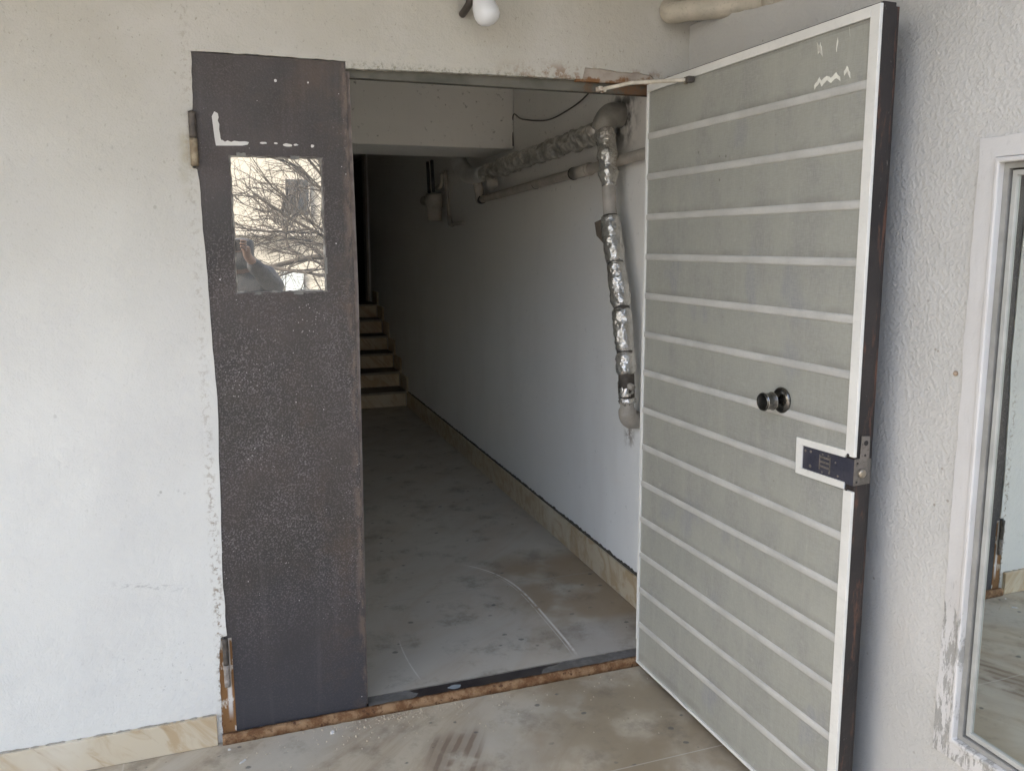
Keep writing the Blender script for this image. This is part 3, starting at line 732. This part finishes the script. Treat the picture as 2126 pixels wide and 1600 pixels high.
o = obj('stairwell_wall', boxes((.622, 2.36, 9.4, 9.6, .5, 2.60), (2.24, 2.36, 7.2, 9.4, .5, 2.6)), simple('unlit_wall', (.12, .11, .10), (.10, .09, .08), 3, .9)); tag(o, 'almost black wall seen through the far doorway', 'wall')
# stairs
sr = thing('staircase', 'short flight of beige stone steps rising at the end of the corridor', 'stairs', (1.4, 5.08, .02))
def ST(bm): bmesh.ops.translate(bm, verts=bm.verts, vec=(-1.4, -5.08, -.02)); return bm
NS = 6; rise = .147; run = .30
for i in range(NS):
    y = 5.08 + i * run; z = .02 + i * rise
    sp = obj('step', ST(boxes((.622, 2.155, y, y + run + .0, z - (.0 if i == 0 else .0), z + rise - .018))), STAIRM, sr)
    e = y + run if i < NS - 1 else 9.38
    obj('tread', ST(boxes((.622, 2.157, y - .018, e - .001, z + rise - .0175, z + rise))), TREAD, sp, bevel=.003)
    obj('nosing', ST(boxes((.622, 2.1575, y - .024, y - .0185, z + rise - .022, z + rise - .002))), simple('nosing', (.33, .30, .24), (.26, .23, .18), 12, .5) if not bpy.data.materials.get('nosing') else bpy.data.materials['nosing'], sp, bevel=.001)
o = obj('landing_fill', boxes((.622, 2.155, 5.08 + NS * run, 9.38, .02, .02 + NS * rise - .018)), TREAD); o.name = 'landing'; o.parent = sr; o.matrix_parent_inverse = Matrix.Translation((-1.4, -5.08, -.02))
# stepped skirting on the wall beside the stairs
for i in range(NS):
    y = 5.08 + i * run; z = .02 + i * rise
    obj('stepped_skirting', ST(boxes((2.1595, 2.1785, y - .02, y + run - .021, z + .12, z + rise + .13))), STAIRM, sr, bevel=.002)
# corridor skirting
cs = thing('corridor_skirting', 'beige veined stone skirting along the foot of the corridor wall', 'skirting', (2.17, 2.5, .02))
def CS(bm): bmesh.ops.translate(bm, verts=bm.verts, vec=(-2.17, -2.5, -.02)); return bm
ys = [.142, .52, 1.12, 1.72, 2.32, 2.92, 3.52, 4.12, 4.72, 5.055]
for a, b_ in zip(ys, ys[1:]):
    obj('skirting_tile', CS(boxes((2.158, 2.1775, a + .0012, b_ - .0012, .021, .158))), MARB, cs, bevel=.0015)
tp = jag([(.145, .166), (5.05, .163)], .014, .0045, 61)
obj('dirt_line', CS(prism([(.145, .156)] + tp + [(5.05, .156)], 'x', 2.1685, 2.1788)), simple('dirt', (.05, .045, .035), (.10, .09, .07), 50, .9), cs)

# pipes in the corridor
hp = thing('insulated_pipe', 'foil-wrapped drain pipe running under the beam and down the corridor wall', 'pipe', (2.08, .6, 2.0))
def HP(bm): bmesh.ops.translate(bm, verts=bm.verts, vec=(-2.08, -.6, -2.0)); return bm
a, b_ = Vector((2.09, .66, 2.030)), Vector((2.075, 2.22, 1.985))
pts = dens([a, b_], .018); rr = [.043 + .006 * mnoise.noise(Vector((p_.y * 11, 0, 3))) for p_ in pts]
obj('crumpled_wrap', HP(tube(bmesh.new(), pts, rr, 22, .42, 32)), FOILD, hp, smooth=True)
obj('end_elbow', HP(tube(bmesh.new(), smoothpath([(2.085, .60, 2.030), (2.095, .585, 2.075), (2.13, .60, 2.095), (2.185, .625, 2.098)], 5), [.050] * 16, 22, .05, 20)), simple('grey_elbow', (.33, .32, .29), (.26, .25, .22), 20, .5, 0, .4, 50, .002), hp, smooth=True)
vp = [(2.088, .615, 2.075), (2.085, .585, 2.03), (2.083, .555, 1.94), (2.083, .545, 1.87), (2.083, .53, 1.80)]
vd = smoothpath(vp, 7); rv = [.040 + .004 * math.sin(i * .9) for i in range(len(vd))]
rv = [r_ * (1 - .25 * max(0, (i - len(vd) * .75) / (len(vd) * .25))) for i, r_ in enumerate(rv)]
obj('foil_sleeve', HP(tube(bmesh.new(), vd, rv, 22, .16, 40)), FOIL, hp, smooth=True)
obj('bare_pipe', HP(tube(bmesh.new(), dens([(2.083, .545, 1.85), (2.082, .515, 1.66), (2.08, .500, 1.60)], .05), .0285, 20)), PVC, hp, smooth=True)
def sleeve(z0, z1, y0, y1, r0, r1, x=2.082, jit=.20, f=42):
    n = max(3, int(abs(z0 - z1) / .012)); P_ = []; rads = []
    for i in range(n + 1):
        t = i / n; P_.append((x, y0 + (y1 - y0) * t, z0 + (z1 - z0) * t))
        k = 1 - .14 * (abs(t - .5) * 2) ** 8 + .03 * math.sin(t * 17 + z0 * 9)
        rads.append((r0 + (r1 - r0) * t) * k)
    obj('foil_sleeve', HP(tube(bmesh.new(), P_, rads, 24, jit, f)), FOIL, hp, smooth=True)
sleeve(1.675, 1.492, .520, .462, .041, .0405)
sleeve(1.487, 1.312, .461, .402, .0395, .040)
sleeve(1.307, 1.137, .401, .368, .0405, .038)
sleeve(1.132, 1.045, .367, .350, .037, .041)
sleeve(1.035, .950, .352, .345, .031, .034)
# loose flap of wrap and clamp
fl = bmesh.new()
vv = [fl.verts.new(p_) for p_ in ((2.075, .560, 1.672), (2.055, .610, 1.655), (2.06, .600, 1.60), (2.075, .535, 1.555))]
fl.faces.new(vv); r_ = bmesh.ops.extrude_face_region(fl, geom=fl.faces[:]); bmesh.ops.translate(fl, verts=[g for g in r_['geom'] if isinstance(g, bmesh.types.BMVert)], vec=(.002, .001, 0))
obj('loose_flap', HP(fl), simple('flap', (.10, .08, .06), (.14, .11, .08), 20, .7), hp)
obj('inner_pipe', HP(tube(bmesh.new(), dens([(2.082, .520, 1.68), (2.082, .462, 1.49), (2.082, .401, 1.31), (2.082, .368, 1.134), (2.082, .350, 1.045), (2.083, .345, .95)], .05), .0325, 18)), HINGD, hp, smooth=True)
obj('side_branch', HP(tube(bmesh.new(), [(2.085, .350, 1.005), (2.080, .292, 1.000)], .013, 16)), PVC, hp, smooth=True)
obj('crumpled_joint', HP(tube(bmesh.new(), dens([(2.084, .345, .955), (2.088, .348, .925)], .008), .031, 22, .7, 60)), FOIL, hp, smooth=True)
obj('bottom_elbow', HP(tube(bmesh.new(), smoothpath([(2.086, .346, .945), (2.088, .350, .90), (2.100, .365, .865), (2.135, .40, .842), (2.182, .43, .836)], 5), [.027, .027, .027, .028, .028, .0335] + [.036] * 15, 22)), PVC, hp, smooth=True)
gr = obj('upper_elbow', HP(tube(bmesh.new(), smoothpath([(2.08, 2.80, 2.20), (2.08, 2.81, 2.12), (2.08, 2.70, 2.045), (2.078, 2.52, 1.99), (2.076, 2.24, 1.985)], 5), [.055] * 10 + [.058, .052, .05, .05, .05, .048, .046, .045, .045, .045, .045], 22, .05, 30)), simple('silver_elbow', (.85, .84, .80), (.72, .70, .66), 12, .34, .35, .35, 60, .002), hp, smooth=True)
obj('white_stub', HP(tube(bmesh.new(), [(2.076, 2.10, 1.955), (2.07, 2.05, 1.90)], .034, 18)), PVC, hp, smooth=True)

wp_ = thing('water_pipe', 'thin white plastic pipe sloping along the corridor wall behind the foil pipe', 'pipe', (2.14, 1.5, 1.87))
def WPp(bm): bmesh.ops.translate(bm, verts=bm.verts, vec=(-2.14, -1.5, -1.87)); return bm
obj('long_run', WPp(tube(bmesh.new(), dens([(2.146, .142, 1.921), (2.143, .86, 1.897), (2.140, 2.50, 1.845)], .1), .0225, 18)), PVC, wp_, smooth=True)
obj('coupling', WPp(tube(bmesh.new(), [(2.143, .86, 1.897), (2.142, 1.03, 1.8915)], .0275, 18)), PVC, wp_, smooth=True)
for yy in (.858, 1.035):
    obj('coupling_ring', WPp(tube(bmesh.new(), [(2.143, yy - .006, 1.8975 if yy < .9 else 1.8915), (2.143, yy + .006, 1.897 if yy < .9 else 1.891)], .0295, 18)), PVC if yy < .9 else BLACK, wp_, smooth=True)
obj('drop_piece', WPp(tube(bmesh.new(), smoothpath([(2.11, 2.50, 1.99), (2.115, 2.49, 1.94), (2.13, 2.50, 1.87), (2.14, 2.53, 1.845)], 4), .030, 18)), PVC, wp_, smooth=True)
obj('dark_joint', WPp(tube(bmesh.new(), [(2.139, 2.47, 1.846), (2.139, 2.50, 1.845)], .028, 18)), BLACK, wp_, smooth=True)
obj('clip', WPp(tube(bmesh.new(), [(2.143, 1.53, 1.8745), (2.143, 1.537, 1.8745)], .0236, 18)), HINGD, wp_, smooth=True)

# white box fitting hanging under the far pipe, and its small tap pipe
mt = thing('pipe_trap', 'grey plastic trap hanging from dark brackets high on the far corridor wall', 'fitting', (2.08, 3.65, 1.95))
def MT(bm): bmesh.ops.translate(bm, verts=bm.verts, vec=(-2.08, -3.65, -1.95)); return bm
obj('trap_body', MT(lathe([(.054, 0), (.055, .10), (.062, .103), (.066, .11), (.066, .19), (.058, .205), (.02, .207)], (2.095, 3.56, 1.735), (0, 0, 1), 28)), PVC, mt, smooth=True)
obj('trap_arm', MT(tube(bmesh.new(), [(2.09, 3.58, 1.885), (2.075, 3.80, 1.90)], .036, 18)), PVC, mt, smooth=True)
for dy in (.0, .14):
    obj('bracket', MT(tube(bmesh.new(), [(2.12, 3.72 + dy, 2.20), (2.10, 3.60 + dy, 1.96)], .013, 10)), simple('bracket_dark', (.10, .10, .11), (.07, .07, .075), 20, .5, .3) if not bpy.data.materials.get('bracket_dark') else bpy.data.materials['bracket_dark'], mt, smooth=True)
tpn = thing('tap_pipe', 'slim pipe with a short foot beside the far trap on the corridor wall', 'pipe', (2.16, 3.2, 1.8))
def TP(bm): bmesh.ops.translate(bm, verts=bm.verts, vec=(-2.16, -3.2, -1.8)); return bm
obj('riser', TP(tube(bmesh.new(), dens([(2.150, 3.42, 2.10), (2.150, 3.40, 1.98), (2.150, 3.335, 1.74), (2.150, 3.30, 1.708)], .04), .013, 12)), PVC, tpn, smooth=True)
obj('foot', TP(tube(bmesh.new(), [(2.150, 3.30, 1.708), (2.152, 2.98, 1.712)], .014, 12)), PVC, tpn, smooth=True)
obj('elbow', TP(tube(bmesh.new(), [(2.148, 3.33, 1.760), (2.148, 3.30, 1.712), (2.149, 3.25, 1.706)], .019, 12)), PVC, tpn, smooth=True)
obj('valve', TP(tube(bmesh.new(), [(2.13, 3.60, 1.985), (2.13, 3.46, 2.0), (2.13, 3.44, 2.08)], .018, 12)), PVC, tpn, smooth=True)
ww = obj('loose_wire', tube(bmesh.new(), smoothpath([(2.172, 1.975, 2.12), (2.172, 1.972, 2.29), (2.165, 1.80, 2.245), (2.165, 1.44, 2.19), (2.165, 1.15, 2.20), (2.17, .94, 2.238), (2.17, .7, 2.33), (2.172, .45, 2.40)], 8), .0035, 8), WIREM, smooth=True)
tag(ww, 'thin grey wire sagging across the corridor wall above the foil pipe', 'wire')

# ------------------------------------------------------------------ debris
def shard(x, y, z, w, l, h, a, seed, name, label, mat, grp=None):
    r2 = random.Random(seed); bm = bmesh.new(); n = 7
    P_ = [(math.cos(2 * math.pi * k / n) * l * r2.uniform(.7, 1.1), math.sin(2 * math.pi * k / n) * w * r2.uniform(.7, 1.1)) for k in range(n)]
    P_ = [(px * math.cos(a) - py * math.sin(a), px * math.sin(a) + py * math.cos(a)) for px, py in P_]
    prism(P_, 'z', 0, h, bm)
    for v in bm.verts:
        if v.co.z > h * .5: v.co.x *= .75; v.co.y *= .75; v.co.z *= r2.uniform(.7, 1.2)
    o = obj(name, bm, mat); o.location = (x, y, z); return tag(o, label, 'debris', grp)
shard(.546, -.127, 0, .004, .0165, .004, .7, 1, 'plaster_shard', 'long white plaster shard on the porch floor below the narrow leaf', PAPER)
shard(.823, -.070, 0, .006, .008, .007, .2, 2, 'plaster_chip', 'white rounded chip lying against the rusty threshold lip', PAPER)
shard(.506, -.050, 0, .005, .006, .004, .2, 3, 'plaster_chip', 'white crumb at the rusty bottom corner of the door frame', PAPER)
bm = bmesh.new(); r3 = random.Random(77)
for i in range(300):
    if i < 210: x = r3.gauss(1.02, .17); y = -.028 - abs(r3.gauss(0, .035))
    else: x = r3.uniform(.5, 1.95); y = -.03 - abs(r3.gauss(0, .16))
    if x < .5 or x > 1.95: continue
    s_ = r3.uniform(.0008, .0026) * (1.5 if r3.random() < .08 else 1)
    m_ = bmesh.ops.create_icosphere(bm, subdivisions=1, radius=s_)
    bmesh.ops.translate(bm, verts=m_['verts'], vec=(x, y, s_ * .4))
o = obj('grit', bm, simple('pale_grit', (.55, .49, .38), (.45, .38, .28), 90, .9)); tag(o, 'pale plaster grit scattered along the threshold on the porch floor', 'grit', kind='stuff')

# ------------------------------------------------------------------ unseen masses and porch roof that hold back light
o = obj('porch_roof', boxes((-6, 6, -1.95, -.001, 3.002, 3.2)), CONC); tag(o, 'concrete porch slab overhanging the doorway, unseen, depth set to shade the wall', 'roof')  # overhang out of view, its depth set to dim the upper wall
o = obj('sun_block_mass', boxes((-14, 8, .0, 11, 3.202, 8.5)), CONC); tag(o, 'unseen mass added above the doorway to block the sun', 'building')  # extra mass out of view, added to keep direct sun off the porch
o = obj('rear_mass', boxes((2.362, 8, .142, 11, -.15, 3.2), (-6, .398, .142, 11, -.15, 3.2), (.40, 2.36, 9.602, 11, -.15, 3.2), (.40, 2.36, .142, 9.6, 2.722, 3.2), (2.77, 8, -3.6, .14, -.15, 3.0)), CONC); tag(o, 'unseen shell added around the corridor to stop light leaks', 'building')  # closed shell out of view, added so sunlight cannot leak into the corridor

# across the street
bd = thing('apartment_block', 'cream rendered block across the street, seen only mirrored in the panes', 'building', (1, -16, -.15))
def BD(bm): bmesh.ops.translate(bm, verts=bm.verts, vec=(-1, 16, .15)); return bm
obj('wall', BD(boxes((-3, 26, -24, -16, -.15, 3.05), (-3, 26, -24, -16.02, 3.05, 7.0))), BUILD, bd)
obj('ledge', BD(boxes((-3, 26, -15.98, -15.80, 1.75, 1.93))), CONC, bd)
obj('gate', BD(boxes((1.72, 2.18, -15.98, -15.94, .0, .95))), GATEM, bd)
for zf in (2.05, 5.0):
    for xx in [(-.25 + 2.1 * k) for k in range(12)]:
        w_ = obj('window', BD(boxes((xx, xx + .55, -15.99, -15.93, zf + .1, zf + .95))), CONC, bd)
        obj('pane', BD(boxes((xx + .05, xx + .5, -15.928, -15.92, zf + .15, zf + .9))), WINDK, w_)
# bare trees
def tree(x, y, seed, label, lean=(-.5, .2), h=1.5):
    rt = random.Random(seed); root = thing('bare_tree', label, 'tree', (x, y, -.15), 0, 'bare street trees')
    trunk = bmesh.new(); crown = bmesh.new()
    tube(trunk, smoothpath([(0, 0, 0), (.03, .02, h * .5), (0, 0, h)], 4), [.13 - .004 * i for i in range(9)], 10)
    def grow(p, d, L_, r, lv):
        pts = [p]; q = Vector(p); dd = Vector(d)
        n = 4
        for i in range(n):
            dd = (dd + Vector((rt.gauss(0, .14), rt.gauss(0, .14), rt.gauss(0, .10)))).normalized(); q = q + dd * L_ / n; pts.append(q.copy())
        tube(crown, pts, [r * (1 - .55 * i / n) for i in range(n + 1)], 4 if lv > 2 else 6, cap=False)
        if lv >= 5: return
        for k in range(6 if lv < 3 else 4):
            t = rt.uniform(.25, 1); i = min(int(t * n), n - 1); b0 = pts[i].lerp(pts[i + 1], t * n - i)
            nd = (dd + Vector((rt.gauss(0, .75), rt.gauss(0, .6), rt.gauss(.05, .65)))).normalized()
            grow(b0, nd, L_ * rt.uniform(.5, .72), r * .52, lv + 1)
    for k in range(6):
        a = k * 1.05 + rt.uniform(-.3, .3)
        grow(Vector((0, 0, h - .1 * k)), Vector((math.cos(a), math.sin(a) * .8, rt.uniform(.15, .9))).normalized(), rt.uniform(1.5, 2.1), .030, 1)
    grow(Vector((0, 0, h - .1)), Vector((-.93, .05, .38)).normalized(), 1.9, .045, 1)
    obj('trunk', trunk, BARK, root, smooth=True); obj('crown', crown, BARK, root, smooth=True)
tree(2.5, -7.4, 4, 'bare leafless street tree with spreading branches, nearer the porch')
tree(-2.6, -9.5, 9, 'bare leafless street tree farther along the street')

# ------------------------------------------------------------------ photographer (seen only in the leaf's pane)
ph = thing('person', 'person in a grey jacket holding a phone up, reflected in the leaf pane', 'person', (.66, -3.38, 0))
def skin(name, verts, edges, radii, mat, parent, sub=2, rootv=0):
    me = bpy.data.meshes.new(name); me.from_pydata(verts, edges, []); me.materials.append(mat)
    o = bpy.data.objects.new(name, me); C.objects.link(o); o.parent = parent
    sk_ = o.modifiers.new('skin', 'SKIN'); sk_.use_smooth_shade = True
    for i, r_ in enumerate(radii):
        v = me.skin_vertices[0].data[i]; rr_ = r_ if isinstance(r_, tuple) else (r_, r_); v.radius = rr_; v.use_root = (i == rootv)
    s2 = o.modifiers.new('sub', 'SUBSURF'); s2.levels = sub; s2.render_levels = sub
    return o
bv = [(0, 0, .88), (0, .0, 1.08), (0, .01, 1.28), (0, .03, 1.38), (0, .05, 1.44), (0, .06, 1.50), (0, .07, 1.585),
      (.16, .0, 1.36), (.25, .08, 1.25), (.05, .31, 1.49), (-.17, .02, 1.33), (-.27, .12, 1.18), (-.17, .31, 1.49),
      (.09, 0, .82), (.10, .03, .46), (.10, -.02, .06), (.11, .10, .02), (-.09, 0, .82), (-.10, .03, .46), (-.10, -.02, .06), (-.11, .10, .02), (.043, .355, 1.555), (-.163, .355, 1.555)]
be = [(0, 1), (1, 2), (2, 3), (3, 4), (4, 5), (5, 6), (3, 7), (7, 8), (8, 9), (3, 10), (10, 11), (11, 12), (0, 13), (13, 14), (14, 15), (15, 16), (0, 17), (17, 18), (18, 19), (19, 20), (9, 21), (12, 22)]
br = [.08, .08, .085, .07, .050, .074, .080, .062, .045, .028, .062, .045, .028, .085, .058, .04, .035, .085, .058, .04, .035, (.017, .030), (.017, .030)]
bv[7], bv[8], bv[10], bv[11] = (.20, .0, 1.345), (.26, .08, 1.24), (-.20, .0, 1.345), (-.28, .10, 1.20)
bv[13], bv[14], bv[17], bv[18] = (.09, 0, .70), (.11, .02, .40), (-.09, 0, .70), (-.11, .02, .40)
br[13] = br[17] = .06; br[14] = br[18] = .05; br[7] = br[10] = .05; br[8] = br[11] = .040
skin('body', bv, be, br, SKIN, ph)
jv = [(0, 0, .70), (0, 0, .86), (0, 0, 1.04), (0, .0, 1.27), (0, .03, 1.45), (.20, .0, 1.345), (.26, .08, 1.24), (.062, .285, 1.465), (-.20, .0, 1.345), (-.28, .10, 1.20), (-.182, .285, 1.465)]
skin('jacket', jv, [(0, 1), (1, 2), (2, 3), (3, 4), (3, 5), (5, 6), (6, 7), (3, 8), (8, 9), (9, 10)], [.14, .155, .15, .15, .085, .080, .075, .048, .078, .070, .048], CLOTH, ph, 2, 3)
tv = [(0, 0, .98), (0, 0, .84), (.10, .0, .60), (.11, .02, .40), (.10, -.02, .08), (-.10, .0, .60), (-.11, .02, .40), (-.10, -.02, .08)]
skin('trousers', tv, [(0, 1), (1, 2), (2, 3), (3, 4), (1, 5), (5, 6), (6, 7)], [.12, .125, .095, .075, .06, .095, .075, .06], TROU, ph, 2, 1)
skin('hood', [(0, .04, 1.40), (0, .06, 1.47), (0, .045, 1.575), (0, .04, 1.61)], [(0, 1), (1, 2), (2, 3)], [(.10, .10), (.11, .115), (.115, .112), (.105, .10)], CLOTH, ph)
for sx, e in ((1, .018), (-1, -.138)):
    for k, (ln, zz) in enumerate(((.012, 1.590), (.016, 1.571), (.014, 1.552), (.008, 1.534))):
        skin('finger', [(e + .025 * sx, .365, zz - .004), (e + .020 * sx, .396, zz), (e - ln * sx, .404, zz + .002)], [(0, 1), (1, 2)], [.010, .0088, .0075], SKIN, ph, 1)
    skin('thumb', [(e + .025 * sx, .348, 1.528), (e + .005 * sx, .362, 1.545), (e - .022 * sx, .374, 1.556)], [(0, 1), (1, 2)], [.012, .010, .009], SKIN, ph, 1)
skin('nose', [(0, .150, 1.575), (0, .172, 1.548)], [(0, 1)], [.008, .012], SKIN, ph, 1)
for sx in (-1, 1):
    obj('eye', lathe([(.010, 0), (.009, .003), (.004, .005)], (.03 * sx, .150, 1.585), (0, 1, 0), 12), WINDK, ph, smooth=True)
obj('mouth', boxes((-.022, .022, .150, .158, 1.518, 1.524)), SKIN, ph, bevel=.002)
pn = obj('phone', boxes((-.078, .078, -.004, .004, -.037, .037)), BLACK, None, bevel=.003); pn.location = (.600, -2.990, 1.562)
tag(pn, 'black phone held sideways in the hands of the person outside', 'phone')

# ------------------------------------------------------------------ world, sun, camera
w = bpy.data.worlds.new('World'); S.world = w; w.use_nodes = True
nt = w.node_tree; bg = nt.nodes['Background']; sky = nt.nodes.new('ShaderNodeTexSky'); sky.sky_type = 'NISHITA'; sky.sun_disc = False
EL, ROT = R(40), R(-66)
sky.sun_elevation = EL; sky.sun_rotation = ROT; sky.air_density = 1.0; sky.dust_density = 7.0; sky.ozone_density = 1.0
nt.links.new(sky.outputs[0], bg.inputs[0]); bg.inputs[1].default_value = .15
sl = bpy.data.lights.new('sun', 'SUN'); sl.energy = 2.2; sl.angle = R(10); sl.color = (1, .95, .88)
so = bpy.data.objects.new('sun', sl); C.objects.link(so)
d = Vector((math.sin(ROT) * math.cos(EL), math.cos(ROT) * math.cos(EL), math.sin(EL)))
so.rotation_euler = d.to_track_quat('Z', 'Y').to_euler(); so.location = (0, 0, 20)

cam = bpy.data.cameras.new('camera'); co = bpy.data.objects.new('camera', cam); C.objects.link(co)
rt_ = Vector((0.94501991, -0.32697835, -0.00474744)); up_ = Vector((0.05268711, 0.13791419, 0.98904183)); fw_ = Vector((0.32274052, 0.93491435, -0.1475592))
co.matrix_world = Matrix(((rt_.x, up_.x, -fw_.x, .5743), (rt_.y, up_.y, -fw_.y, -2.5718), (rt_.z, up_.z, -fw_.z, 1.5724), (0, 0, 0, 1)))
cam.sensor_width = 36; cam.lens = 1694.0 / 2126 * 36; cam.shift_x = (1063 - 1057.78) / 2126; cam.shift_y = (756.6 - 800) / 2126
cam.clip_start = .01; cam.clip_end = 500
S.camera = co
S.view_settings.view_transform = 'Standard'; S.view_settings.look = 'None'; S.view_settings.exposure = 2.78; S.view_settings.gamma = 1
S.cycles.use_denoising = True
S.cycles.max_bounces = 12; S.cycles.diffuse_bounces = 6; S.cycles.glossy_bounces = 6
